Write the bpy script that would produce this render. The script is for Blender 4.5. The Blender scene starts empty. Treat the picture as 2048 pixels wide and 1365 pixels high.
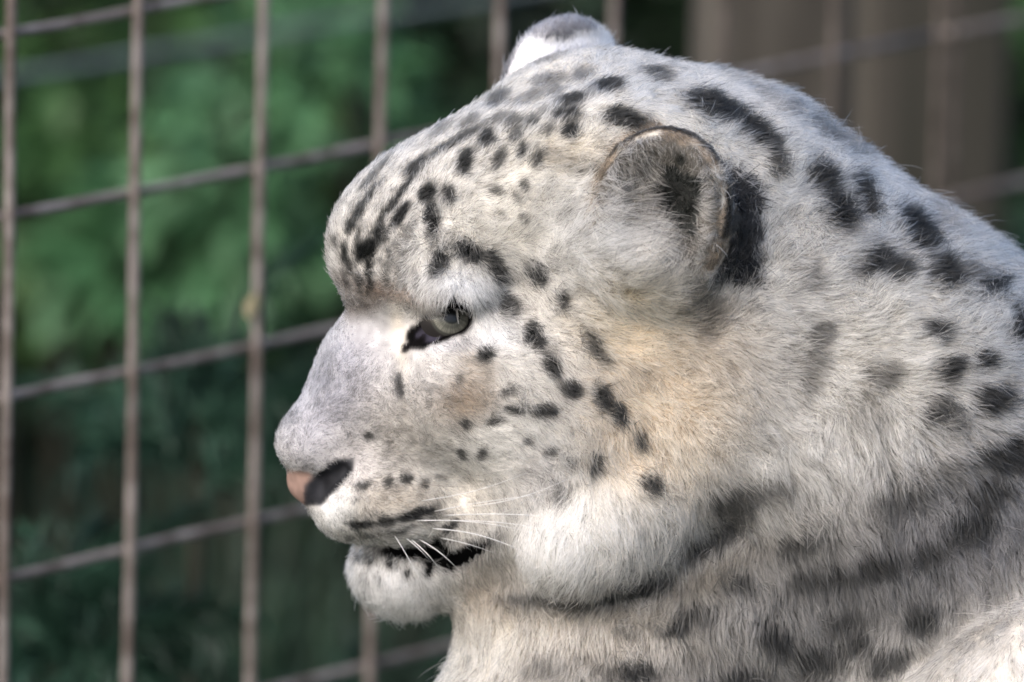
import bpy, math, random
import numpy as np
from mathutils import Vector, Matrix

random.seed(7); RNG = np.random.default_rng(7)
SC = bpy.context.scene
COL = SC.collection

# ------------------------------------------------------------------ camera
S = 0.00023                       # metres covered by one photo pixel at the animal
DIST = 4.8
PITCH, ROLL = math.radians(12.0), math.radians(1.3)
ANCHOR = np.array([0.0, 0.0, 0.72])           # the middle of the frame, at the animal
_r0 = np.array([1.0, 0, 0]); VD = np.array([0, math.cos(PITCH), -math.sin(PITCH)])
_u0 = np.array([0, math.sin(PITCH), math.cos(PITCH)])
VR = math.cos(ROLL)*_r0 + math.sin(ROLL)*_u0
VU = -math.sin(ROLL)*_r0 + math.cos(ROLL)*_u0
CAMP = ANCHOR - VD*DIST
cd = bpy.data.cameras.new('camera'); cam = bpy.data.objects.new('camera', cd); COL.objects.link(cam)
cam.matrix_world = Matrix([[VR[i], VU[i], -VD[i], CAMP[i]] for i in range(3)] + [[0, 0, 0, 1]])
cd.sensor_width = 36; cd.lens = 36*DIST/(2048*S); cd.clip_start = 0.05; cd.clip_end = 400
cd.dof.use_dof = True; cd.dof.focus_distance = DIST - 0.06; cd.dof.aperture_fstop = cd.lens/66.0
SC.camera = cam

# ------------------------------------------------------------------ sky, sun, exposure
SUN_EL, SUN_AZ = math.radians(40), math.radians(222)   # azimuth clockwise from +Y
w = bpy.data.worlds.new('World'); SC.world = w; w.use_nodes = True
nt = w.node_tree; nt.nodes.clear()
sky = nt.nodes.new('ShaderNodeTexSky'); sky.sky_type = 'NISHITA'; sky.sun_disc = False
sky.sun_elevation = SUN_EL; sky.sun_rotation = SUN_AZ; sky.air_density = 0.85; sky.dust_density = 4.0; sky.ozone_density = 1.0
bg = nt.nodes.new('ShaderNodeBackground'); bg.inputs[1].default_value = 0.15
wo = nt.nodes.new('ShaderNodeOutputWorld')
nt.links.new(sky.outputs[0], bg.inputs[0]); nt.links.new(bg.outputs[0], wo.inputs[0])
sd = bpy.data.lights.new('sun', 'SUN'); sd.energy = 0.8; sd.angle = math.radians(60); sd.color = (1, .985, .96)
so = bpy.data.objects.new('sun', sd); COL.objects.link(so)
tosun = Vector((math.sin(SUN_AZ)*math.cos(SUN_EL), math.cos(SUN_AZ)*math.cos(SUN_EL), math.sin(SUN_EL)))
so.rotation_euler = tosun.to_track_quat('Z', 'Y').to_euler()
SC.cycles.filter_width = 1.7
SC.view_settings.view_transform = 'Standard'; SC.view_settings.look = 'None'
SC.view_settings.exposure = 1.0; SC.view_settings.gamma = 1; SC.view_settings.use_curve_mapping = False

# ------------------------------------------------------------------ helpers
def P(x, y, z=0.0):
    """photo-pixel sized coordinates of the animal (x right, y down, z away) to world metres"""
    x, y, z = np.asarray(x, float), np.asarray(y, float), np.asarray(z, float)
    return (ANCHOR + np.multiply.outer((x-1024)*S, VR) - np.multiply.outer((y-682.5)*S, VU) + np.multiply.outer(z*S, VD))
def ray(px, py, dist):
    """world point seen at a photo pixel, DIST metres deeper than the animal"""
    k = (DIST+dist)/DIST
    return ANCHOR + VD*dist + (VR*(px-1024)*S - VU*(py-682.5)*S)*k
def tag(o, label=None, cat=None, group=None, kind=None):
    for k, v in (('label', label), ('category', cat), ('group', group), ('kind', kind)):
        if v: o[k] = v
    return o
def empty(name, loc=(0, 0, 0), rz=0):
    o = bpy.data.objects.new(name, None); COL.objects.link(o); o.location = loc; o.rotation_euler = (0, 0, rz)
    o.empty_display_size = .05; return o
def mesh_obj(name, verts, faces, mat=None, parent=None, smooth=True):
    me = bpy.data.meshes.new(name)
    verts = np.asarray(verts, np.float32); faces = np.asarray(faces)
    if faces.ndim == 2:
        n, k = faces.shape
        me.vertices.add(len(verts)); me.vertices.foreach_set('co', verts.ravel())
        me.loops.add(n*k); me.loops.foreach_set('vertex_index', faces.astype(np.int32).ravel())
        me.polygons.add(n); me.polygons.foreach_set('loop_start', np.arange(n, dtype=np.int32)*k)
        me.update(calc_edges=True); me.validate()
    else:
        me.from_pydata(verts.tolist(), [], [list(f) for f in faces]); me.update()
    if smooth: me.polygons.foreach_set('use_smooth', np.ones(len(me.polygons), bool))
    if mat: me.materials.append(mat)
    o = bpy.data.objects.new(name, me); COL.objects.link(o)
    if parent: o.parent = parent
    return o
def tube(pts, rad, sides=8):
    """verts, quads of a tube along pts with a radius per point, closed by its own rings"""
    pts = np.asarray(pts, float); rad = np.broadcast_to(np.asarray(rad, float), (len(pts),))
    t = np.gradient(pts, axis=0); t /= np.linalg.norm(t, axis=1, keepdims=True)
    ref = np.array([0.3, 0.9, 0.31]) if abs(t[0] @ [0.3, .9, .31]) < .9 else np.array([1., 0, 0])
    a = np.cross(t, ref); a /= np.linalg.norm(a, axis=1, keepdims=True); b = np.cross(t, a)
    th = np.linspace(0, 2*np.pi, sides, endpoint=False)
    v = (pts[:, None] + rad[:, None, None]*(np.cos(th)[None, :, None]*a[:, None]+np.sin(th)[None, :, None]*b[:, None])).reshape(-1, 3)
    f = []
    for i in range(len(pts)-1):
        for j in range(sides):
            k = (j+1) % sides
            f.append((i*sides+j, i*sides+k, (i+1)*sides+k, (i+1)*sides+j))
    n = len(v); v = np.vstack([v, pts[0], pts[-1]])
    for j in range(sides):
        k = (j+1) % sides; e = (len(pts)-1)*sides
        f.append((n, k, j, j)); f.append((n+1, e+j, e+k, e+k))
    return v, [tuple(dict.fromkeys(q)) for q in f]
def mat(name):
    m = bpy.data.materials.new(name); m.use_nodes = True
    n = m.node_tree.nodes; b = n['Principled BSDF']; return m, n, m.node_tree.links, b
def noise_mat(name, c1, c2, scale=8, rough=.8, stretch=(1, 1, 1), bump=.0, detail=6, lo=.35, hi=.65, c3=None, spec=.3):
    m, n, l, b = mat(name)
    tc = n.new('ShaderNodeTexCoord'); mp = n.new('ShaderNodeMapping'); mp.inputs['Scale'].default_value = stretch
    tx = n.new('ShaderNodeTexNoise'); tx.inputs['Scale'].default_value = scale; tx.inputs['Detail'].default_value = detail
    r = n.new('ShaderNodeValToRGB'); r.color_ramp.elements[0].position = lo; r.color_ramp.elements[1].position = hi
    r.color_ramp.elements[0].color = (*c1, 1); r.color_ramp.elements[1].color = (*c2, 1)
    if c3: e = r.color_ramp.elements.new((lo+hi)/2); e.color = (*c3, 1)
    l.new(tc.outputs['Object'], mp.inputs[0]); l.new(mp.outputs[0], tx.inputs[0]); l.new(tx.outputs[0], r.inputs[0]); l.new(r.outputs[0], b.inputs['Base Color'])
    b.inputs['Roughness'].default_value = rough; b.inputs['Specular IOR Level'].default_value = spec
    if bump:
        bm = n.new('ShaderNodeBump'); bm.inputs['Strength'].default_value = bump; bm.inputs['Distance'].default_value = .004
        l.new(tx.outputs[0], bm.inputs['Height']); l.new(bm.outputs[0], b.inputs['Normal'])
    return m
# ------------------------------------------------------------------ ground
gm = noise_mat('soil_and_moss', (.005, .011, .005), (.011, .026, .010), scale=3, rough=.95, bump=.5)
n = 60; gx = np.linspace(-1, 1, n); gx = np.sign(gx)*np.abs(gx)**3*80
X, Y = np.meshgrid(gx, gx+2, indexing='ij'); Z = .02*np.sin(X*3.1+Y)*np.cos(Y*2.7)*np.exp(-((np.hypot(X, Y-2)/12)**2)) - .02
idx = np.arange(n*n).reshape(n, n)
ground = mesh_obj('ground', np.stack([X, Y, Z], -1).reshape(-1, 3), np.stack([idx[:-1, :-1], idx[1:, :-1], idx[1:, 1:], idx[:-1, 1:]], -1).reshape(-1, 4), gm)
tag(ground, kind='structure')

# ------------------------------------------------------------------ welded mesh fence
FB = math.radians(49.3); FH = np.array([math.cos(FB), math.sin(FB), 0.0]); FN = np.array([math.sin(FB), -math.cos(FB), 0.0])
P0 = ray(513, 695, .50); CELL = .0918
wm = noise_mat('weathered_wire', (.105, .082, .072), (.235, .208, .196), scale=60, rough=.6, lo=.38, hi=.62, c3=(.16, .137, .125), spec=.4)
wm2 = noise_mat('bluish_wire', (.09, .12, .13), (.16, .19, .2), scale=50, rough=.6)
wm3 = noise_mat('darkened_wire', (.05, .04, .033), (.13, .11, .098), scale=60, rough=.75, c3=(.085, .07, .06))  # wire darkened in colour to make up for too much sun there
VSTEPS = 14
def wire(a, b, r, parent, name='wire', m=wm, wob=.0004):
    k = np.linspace(0, 1, VSTEPS)[:, None]; p = a+(b-a)*k + (RNG.normal(size=(VSTEPS, 3))*wob)
    v, f = tube(p-np.array(parent.location), r, 8); return mesh_obj(name, v, np.array(f, dtype=object), m, parent)
zmin, zmax = .03, 1.42
def panel(i0, i1, shift, label):
    base = P0 + FH*(i0*CELL+shift); base = base*[1, 1, 0]
    e = empty('mesh_fence', base); tag(e, label, 'fence', 'welded mesh fence panels')
    for i in range(i0, i1+1):
        p = P0*[1, 1, 0]+FH*(i*CELL+shift)
        wire(p+[0, 0, zmin], p+[0, 0, zmax], .0029 if i < 4 else .0023, e, 'wire', wm if i < 4 else wm3)
    for j in range(-7, 9):
        z = P0[2]+j*CELL
        if zmin < z < zmax:
            a = P0*[1, 1, 0]+FH*(i0*CELL+shift)-FN*.0048+[0, 0, z]; b = P0*[1, 1, 0]+FH*(i1*CELL+shift)-FN*.0048+[0, 0, z]
            wire(a-FH*.02*(i0 < 0), b, .0025, e)
    return e
panel(-6, 6, 0, 'brown weathered welded wire mesh panel running behind the snow leopard to the timber post')
panel(7, 13, -CELL*.86, 'short far piece of wire mesh beyond the timber posts, at the upper right corner')

# ------------------------------------------------------------------ timber posts
wd = noise_mat('weathered_timber', (.036, .033, .028), (.092, .084, .074), scale=9, rough=.9, stretch=(5, 5, .5), bump=.6, c3=(.062, .056, .047))
wd2 = noise_mat('algae_stained_timber', (.022, .025, .019), (.062, .056, .047), scale=6, rough=.9, stretch=(6, 6, .35), bump=.6, c3=(.04, .038, .031))
def post(px, dist, half, m, label, rz, h=1.55):
    c = ray(px, 250, dist)*[1, 1, 0]; e = empty('timber_post', c, rz); tag(e, label, 'post', 'timber fence posts')
    b = .004; zs = np.array([-.05, .1, .3, .5, .7, .9, 1.1, 1.3, h-b, h]); ring = []
    for z in zs:
        q = half-(b if z == h else 0)+RNG.normal()*.0005; q2 = q-b*1.5
        ring.append([(-q2, -q, z), (q2, -q, z), (q, -q2, z), (q, q2, z), (q2, q, z), (-q2, q, z), (-q, q2, z), (-q, -q2, z)])
    v = np.array(ring).reshape(-1, 3); f = []
    for i in range(len(zs)-1):
        for j in range(8): f.append((i*8+j, i*8+(j+1) % 8, i*8+8+(j+1) % 8, i*8+8+j))
    f.append(tuple(range(len(v)-8, len(v))))
    mesh_obj('shaft', v, np.array(f, dtype=object), m, e, smooth=False)
    cv, cf = [], []
    q = half+.006
    cv = [(-q, -q, h+.002), (q, -q, h+.002), (q, q, h+.002), (-q, q, h+.002), (-q, -q, h+.012), (q, -q, h+.012), (q, q, h+.012), (-q, q, h+.012), (0, 0, h+.03)]
    cf = [(3, 2, 1, 0), (0, 1, 5, 4), (1, 2, 6, 5), (2, 3, 7, 6), (3, 0, 4, 7), (4, 5, 8), (5, 6, 8), (6, 7, 8), (7, 4, 8)]
    mesh_obj('cap', cv, np.array(cf, dtype=object), m, e, smooth=False)
    return e
post(1540, .95, .042, wd, 'broad brown timber fence post rising behind the neck of the snow leopard', .06)
post(1838, 1.5, .047, wd2, 'darker green-stained timber post just past the brown one', .16)

# ------------------------------------------------------------------ slack wire strung behind the fence
e = empty('strand_fence', ray(-500, 2200, 1.2)*[1, 1, 0]); tag(e, 'single bluish wire strung in front of the shrubs behind the mesh', 'fence')
A_, B_ = ray(-500, 245, 1.15), ray(1500, -95, 1.75)
wire(A_, B_, .0026, e, 'strand', wm2, .0005)
for q in (A_, B_):
    wire(q*[1, 1, 0], q+[0, 0, .05], .012, e, 'stake', wd2, .001)

# ------------------------------------------------------------------ plants behind the fence
def leaf_mat(name, c1, c2, c3, trans=.3, scale=7):
    m = noise_mat(name, c1, c2, scale=scale, rough=.55, c3=c3, detail=3, lo=.3, hi=.7, spec=.35)
    return m
def leaves(centers, size, out, droop=.4, ln=2.0):
    """folded leaf faces, six triangles' worth each: arrays of verts and quads"""
    n = len(centers); d = out+RNG.normal(size=(n, 3))*.55+np.array([0, 0, -droop]); d /= np.linalg.norm(d, axis=1, keepdims=True)
    s = np.cross(d, RNG.normal(size=(n, 3))*.6+np.array([0, 0, 1.])); s /= np.linalg.norm(s, axis=1, keepdims=True)
    u = np.cross(s, d); L = size*RNG.uniform(.6, 1.3, n)[:, None]*ln/2; Wd = L*.5/ln*2
    c = centers; v = np.stack([c, c+d*L*.35+s*Wd*.5+u*Wd*.18, c+d*L*.4, c+d*L*.35-s*Wd*.5+u*Wd*.18, c+d*L*.75+s*Wd*.34+u*Wd*.08-u*L*.06, c+d*L-u*L*.14, c+d*L*.75-s*Wd*.34+u*Wd*.08-u*L*.06], 1)
    k = np.arange(n)[:, None]*7
    f = np.concatenate([k+np.array([[0, 1, 2, 2]]), k+np.array([[0, 2, 3, 3]]), k+np.array([[2, 1, 4, 5]]), k+np.array([[2, 5, 6, 3]])])
    f = np.concatenate([f[:, :3][np.r_[0:2*n]], f[2*n:, :3], f[2*n:][:, [0, 2, 3]]])
    return v.reshape(-1, 3), f
def clumped(nc, per, c, r, spread):
    """leaf centres gathered in clumps over an ellipsoid, with the way out from its middle"""
    q = RNG.normal(size=(nc, 3)); q /= np.linalg.norm(q, axis=1, keepdims=True); q *= RNG.uniform(.45, 1.0, (nc, 1))**.6
    p = np.repeat(q, per, 0)*r+RNG.normal(size=(nc*per, 3))*spread
    o = p/np.array(r); o /= np.linalg.norm(o, axis=1, keepdims=True)+1e-6
    return p+np.array(c), o
stem_m = noise_mat('bark', (.008, .010, .006), (.020, .020, .013), scale=20, rough=.9)
def shrub(px, py, dist, r, nc, per, size, m, label, name='leafy_shrub', cat='shrub', group='shrubs behind the fence', ln=2.0, droop=.4):
    c = ray(px, py, dist); e = empty(name, c*[1, 1, 0]); tag(e, label, cat, group)
    p, o = clumped(nc, per, (0, 0, c[2]), r, min(r)*.16); ok = p[:, 2] > .02; p, o = p[ok], o[ok]
    v, f = leaves(p, size, o, droop, ln); fo = mesh_obj('foliage', v, f, m, e); fo['kind'] = 'stuff'
    for k in range(5):
        a = RNG.uniform(0, 6.28); t = np.array([math.cos(a)*r[0]*.5, math.sin(a)*r[1]*.5, c[2]+r[2]*RNG.uniform(-.2, .6)])
        b = np.array([math.cos(a)*.03, math.sin(a)*.03, -.03]); kk = np.linspace(0, 1, 6)[:, None]
        v, f = tube(b+(t-b)*kk+np.sin(kk*3.14)*np.array([0, 0, .06]), np.linspace(.009, .003, 6), 6); mesh_obj('stem', v, np.array(f, dtype=object), stem_m, e)
    return e
lm_bright = leaf_mat('pale_green_leaf', (.026, .085, .032), (.115, .235, .125), (.05, .14, .06))
lm_mid = leaf_mat('mid_green_leaf', (.014, .05, .015), (.05, .11, .026), (.027, .075, .02))
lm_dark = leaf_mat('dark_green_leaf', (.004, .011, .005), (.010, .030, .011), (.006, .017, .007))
shrub(590, 270, 1.75, (.085, .08, .10), 34, 14, .032, lm_bright, 'pale bluish-green leaves just left of the snow leopard\'s forehead')
shrub(130, 200, 1.95, (.12, .10, .12), 30, 14, .034, lm_mid, 'yellowish-green shrub seen through the mesh at the upper left corner')
shrub(340, 300, 2.1, (.12, .10, .13), 40, 14, .034, lm_mid, 'mid-green shrub between the second and third upright wires')
shrub(330, 480, 1.85, (.06, .06, .05), 12, 9, .045, lm_bright, 'small pale leaf clump low between the second and third upright wires')
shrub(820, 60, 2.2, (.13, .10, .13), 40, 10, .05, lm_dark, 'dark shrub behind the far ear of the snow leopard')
shrub(2080, 330, 2.0, (.06, .08, .10), 20, 9, .05, lm_mid, 'green shrub at the right edge beside the dark post')
# a dark hedge closes the view
c = ray(1024, 300, 3.0); e = empty('hedge', c*[1, 1, 0]); tag(e, 'tall dark green hedge filling the background behind the fence', 'hedge')
nl = 16000; p = np.stack([RNG.uniform(-1.6, 1.6, nl), RNG.uniform(-.25, .3, nl), RNG.uniform(0, 1.5, nl)], -1); p[:, 1] += .12*np.sin(p[:, 0]*7+p[:, 2]*5)
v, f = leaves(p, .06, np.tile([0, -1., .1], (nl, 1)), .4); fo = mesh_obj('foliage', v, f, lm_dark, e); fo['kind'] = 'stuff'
for x in np.linspace(-1.4, 1.4, 9):
    kk = np.linspace(0, 1, 6)[:, None]; v, f = tube(np.array([x, .1, -.03])+np.array([.05*RNG.normal(), .0, 1.3])*kk, np.linspace(.02, .008, 6), 7); mesh_obj('stem', v, np.array(f, dtype=object), stem_m, e)
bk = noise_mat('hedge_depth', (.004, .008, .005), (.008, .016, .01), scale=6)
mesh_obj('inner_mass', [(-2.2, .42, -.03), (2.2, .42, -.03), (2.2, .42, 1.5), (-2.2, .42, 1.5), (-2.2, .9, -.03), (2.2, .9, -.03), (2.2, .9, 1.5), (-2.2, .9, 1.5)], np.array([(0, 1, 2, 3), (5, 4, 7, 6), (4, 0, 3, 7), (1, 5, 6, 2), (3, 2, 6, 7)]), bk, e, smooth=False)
# tussocks of arching blades below the shrubs
bl_m = leaf_mat('blade_green', (.005, .016, .008), (.03, .075, .045), (.010, .028, .015), scale=12)
def tussock(px, py, dist, n, ht, label):
    c = ray(px, py, dist); g0 = c*[1, 1, 0]; e = empty('grass_tussock', g0); tag(e, label, 'grass', 'tussocks of long grass behind the fence')
    V, Fc = [], []; K = 7
    a = RNG.uniform(0, 6.28, n); lean = RNG.uniform(.15, .75, n); H = c[2]*RNG.uniform(.75, 1.25, n)*ht; wd_ = RNG.uniform(.0008, .0026, n)
    for i in range(n):
        t = np.linspace(0, 1, K); d = np.array([math.cos(a[i]), math.sin(a[i]), 0]); sd_ = np.array([-d[1], d[0], 0])
        p = d*(.02+lean[i]*H[i]*t**1.8)[:, None]*.6+np.outer(H[i]*(t-.28*lean[i]*t**3), [0, 0, 1.])
        ww = (wd_[i]*(1-t**2)+.0003)[:, None]*sd_; o = len(V)*2*K
        V.append(np.stack([p-ww, p+ww], 1).reshape(-1, 3))
        for k in range(K-1): Fc.append((o+2*k, o+2*k+1, o+2*k+3, o+2*k+2))
    fo = mesh_obj('blades', np.concatenate(V), np.array(Fc), bl_m, e); fo['kind'] = 'stuff'
    return e
tussock(420, 900, 1.25, 170, 1.0, 'dark grass tussock behind the second and third upright wires')
tussock(640, 1040, 1.2, 150, 1.0, 'grass tussock behind the nose and chin of the snow leopard')
nd_m = leaf_mat('feathery_green', (.004, .016, .010), (.05, .125, .085), (.010, .034, .022), scale=9)
def feathery(px, py, dist, n, size, label, turn=0.0):
    """a soft shrub of arching sprays, each a stem with many fine needles"""
    c = ray(px, py, dist); e = empty('feathery_shrub', c*[1, 1, 0]); tag(e, label, 'shrub', 'feathery shrubs close behind the mesh')
    V, Q = [], []; o = 0
    base = np.array([0, 0, c[2]-size*.9])
    for i in range(n):
        a = turn+RNG.uniform(-1.5, 1.5) if i % 3 else RNG.uniform(0, 6.28); el = RNG.uniform(.35, 1.35); L_ = size*RNG.uniform(.7, 1.5)
        d0 = np.array([math.cos(a)*math.cos(el), math.sin(a)*math.cos(el)*.5, math.sin(el)]); K = 9; t = np.linspace(0, 1, K)
        st = base+RNG.normal(size=3)*.012+np.outer(t*L_, d0)+np.outer(t**2.2*L_*.42, [0, 0, -1.])+np.outer(t**2*L_*.15, RNG.normal(size=3))
        sv = np.cross(np.gradient(st, axis=0), [0, 1., 0]); sv /= np.linalg.norm(sv, axis=1, keepdims=True)+1e-9; w_ = (.0011*(1-t)+.0003)[:, None]
        V.append(np.stack([st-sv*w_, st+sv*w_], 1).reshape(-1, 3)); Q += [(o+2*k, o+2*k+1, o+2*k+3, o+2*k+2) for k in range(K-1)]; o += 2*K
        m_ = 70; u = RNG.uniform(.12, 1, m_)*(K-1); k0 = np.minimum(u.astype(int), K-2); f_ = (u-k0)[:, None]; p = st[k0]*(1-f_)+st[k0+1]*f_; tg = st[k0+1]-st[k0]; tg /= np.linalg.norm(tg, axis=1, keepdims=True)
        nd = tg*.8+RNG.normal(size=(m_, 3))*.42+np.array([0, 0, -.15]); nd /= np.linalg.norm(nd, axis=1, keepdims=True); ll_ = RNG.uniform(.018, .042, (m_, 1))*(1.1-.5*(u/(K-1)))[:, None]
        sd_ = np.cross(nd, [0, 1., .2]); sd_ /= np.linalg.norm(sd_, axis=1, keepdims=True)+1e-9; ww = .0009
        V.append(np.stack([p-sd_*ww, p+sd_*ww, p+nd*ll_*.6+sd_*ww*.8+[0, 0, -.001], p+nd*ll_*.6-sd_*ww*.8+[0, 0, -.001], p+nd*ll_+[0, 0, -.003]], 1).reshape(-1, 3))
        for q in range(m_): r = o+5*q; Q += [(r, r+1, r+2, r+3), (r+3, r+2, r+4)]
        o += 5*m_
    fo = mesh_obj('sprays', np.concatenate(V), np.array(Q, dtype=object), nd_m, e); fo['kind'] = 'stuff'
    kk = np.linspace(0, 1, 5)[:, None]; v, f = tube(np.array([0, 0, -.03])+(base+np.array([0, 0, .06]))*kk, np.linspace(.009, .004, 5), 6); mesh_obj('stem', v, np.array(f, dtype=object), stem_m, e)
feathery(120, 1010, .60, 46, .10, 'feathery blue-green shrub behind the two leftmost upright wires', .6)
feathery(400, 620, .74, 30, .09, 'feathery dark shrub behind the second and third upright wires, at mid height', .9)
feathery(560, 1300, .95, 30, .10, 'feathery dark shrub low beneath the chin of the snow leopard', 1.2)
feathery(2030, 420, 1.35, 26, .08, 'feathery shrub at the right edge beyond the dark post', 1.5)

# a dry leaf caught on the third upright wire
c = ray(506, 612, .487); th = np.linspace(0, 1, 7); lv = []
for t in th:
    hw_ = .0042*math.sin(math.pi*min(.97, .06+t*.94))**.8; lv += [(-hw_, .0012, (t-.5)*.014), (.0002*math.sin(t*6), -.001, (t-.5)*.014), (hw_, .0015, (t-.5)*.014)]
lf = [(3*i+j, 3*i+j+1, 3*i+j+4, 3*i+j+3) for i in range(6) for j in range(2)]
dl = mesh_obj('dry_leaf', lv, np.array(lf), noise_mat('straw_leaf', (.20, .18, .10), (.30, .275, .18), scale=300, rough=.8)); dl.location = c; dl.rotation_euler = (0, .3, .2)
tag(dl, 'small straw-coloured dry leaf caught on the third upright wire', 'leaf')
# ------------------------------------------------------------------ the snow leopard: a solid sculpted from blended masses
# own axes of the head: F to the nose, U to the crown, L to the far side; the far half mirrors the near half
F = np.array([-.965, .11, -.237]); L = np.array([-.26, -.34, .90])
F /= np.linalg.norm(F); L -= F*(L@F); L /= np.linalg.norm(L); U = np.cross(L, F)
if U[1] > 0: U = -U
HC = np.array([1230., 470., 0.])
def hp(px, py, l):
    d = np.array([px, py])-HC[:2]-l*L[:2]
    return np.append(np.linalg.solve(np.array([F[:2], U[:2]]).T, d), l)
def hw(p): return HC+p[0]*F+p[1]*U+p[2]*L
PR = []
def add(op, kind, c, ax, r, k, c2=None): PR.append((op, kind, np.array(c, float), np.array(ax), np.array(r, float), k, None if c2 is None else np.array(c2, float)))
HA = np.array([F, U, L])
def mir(v): return v-2*(v@L)*L
def hell(px, py, l, r, k=60, op='+'):
    p = hp(px, py, l); add(op, 'e', hw(p), HA, r, k)
    if l: add(op, 'e', hw(p*[1, 1, -1]), np.array([mir(a) for a in HA]), r, k)
def hcap(a, b, ra, rb, k=60, op='+'):
    p, q = hp(*a), hp(*b); add(op, 'c', hw(p), HA, (ra, rb, 0), k, hw(q))
    if a[2] or b[2]: add(op, 'c', hw(p*[1, 1, -1]), HA, (ra, rb, 0), k, hw(q*[1, 1, -1]))
def ell(x, y, z, r, k=80, op='+', ang=0):
    a = math.radians(ang); add(op, 'e', (x, y, z), [[math.cos(a), math.sin(a), 0], [-math.sin(a), math.cos(a), 0], [0, 0, 1]], r, k)
def cap(a, b, ra, rb, k=80, op='+'): add(op, 'c', a, np.eye(3), (ra, rb, 0), k, b)
# cranium, forehead, brows
hell(1150,425,0,(330,250,250),80)
hell(1010,415,0,(235,180,180),80)
hell(850,490,0,(192,182,172),80)
hell(905,567,-144,(92,52,86),40)
hell(1230,370,-120,(200,190,160),80)
# nose bridge and tip, side of the face
hcap((784,668,0),(664,860,0),86,86,70)
hell(632,888,0,(80,64,74),36)
hell(618,962,0,(44,44,62),26)
hell(668,985,-40,(52,40,40),26)
hell(858,805,-95,(132,155,90),70)
hell(758,806,-50,(93,140,64),60)
# muzzle pads, upper lip, chin, jaw
hell(830,975,-88,(170,115,100),50)
hell(715,1015,-42,(88,68,60),36)
hell(806,1134,0,(106,96,92),18)
hcap((830,1130,-30),(1060,1040,-180),78,100,50)
hcap((880,1060,-70),(1080,1000,-190),70,110,60)
# cheeks
hell(1000,760,-170,(200,170,120),70)
hell(1160,800,-200,(230,220,160),80)
hell(1190,930,-230,(160,200,130),70)
hcap((1142,1080,-300),(1260,1000,-290),108,132,20)
hcap((1230,1010,-280),(1420,850,-260),135,165,70)
hell(1400,740,-150,(200,300,230),100)
hell(1300,600,-225,(170,120,95),80)
hell(1200,540,-215,(110,110,80),70)
# throat
ell(1150,1200,110,(240,190,220),60)
# eye opening, mouth slit, nostrils
hcap((842,670,-190),(908,634,-188),17,35,14,'-')
hcap((840,1100,-128),(985,1095,-185),20,11,18,'-')
hcap((640,975,-74),(690,938,-100),15,9,14,'-')
hcap((632,985,-70),(650,1005,-80),10,6,10,'-')
# ears
EARS=[]
def ear(cx,cy,cl,n,h,s,R,front):
    n=np.array(n);n=n/np.linalg.norm(n)
    h=np.array(h,float);h-=n*(h@n);h/=np.linalg.norm(h)
    c=hp(cx,cy,cl);b=np.cross(n,h)*s
    W=lambda v: v[0]*F+v[1]*U+v[2]*L
    EARS.append((hw(c),W(n),W(h),W(b),R))
    def put(op,o,r,k):
        add(op,'e',hw(c+n*o[0]+h*o[1]+b*o[2]),[W(n),W(h),W(b)],r,k)
    put('+',(-25,0,0),(60,R[0],R[1]),24)
    put('+',(-60,-70,0),(90,R[0]-40,R[1]-25),50)
    put('-',(30,0,0),(60,R[0]-24,R[1]-22),14)
    put('-',(-5,-10,-15),(80,R[0]-95,R[1]-75),30)
    if front: put('+',(0,-120,45),(40,50,100),60)
ear(1310,425,-350,(.5,.2,-.84),(-.12,1.,-.25),1,(164,140),1)
ear(1102,156,330,(.3,.1,.95),(0.,1.,.12),-1,(146,124),0)
# neck and body
cap((1390,545,80),(1780,880,150),390,410,120)
cap((1780,880,150),(2450,1740,280),410,520,120)
ell(1305,1470,110,(440,300,300),80)
ell(1500,1210,90,(380,260,270),80)
ell(2095,1452,-270,(330,250,200),40,ang=-25)
# folds of the neck skin
cap((1050,1218,-330),(1330,1172,-350),18,30,50,'-')
cap((1330,1172,-350),(1700,960,-330),30,12,70,'-')
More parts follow.
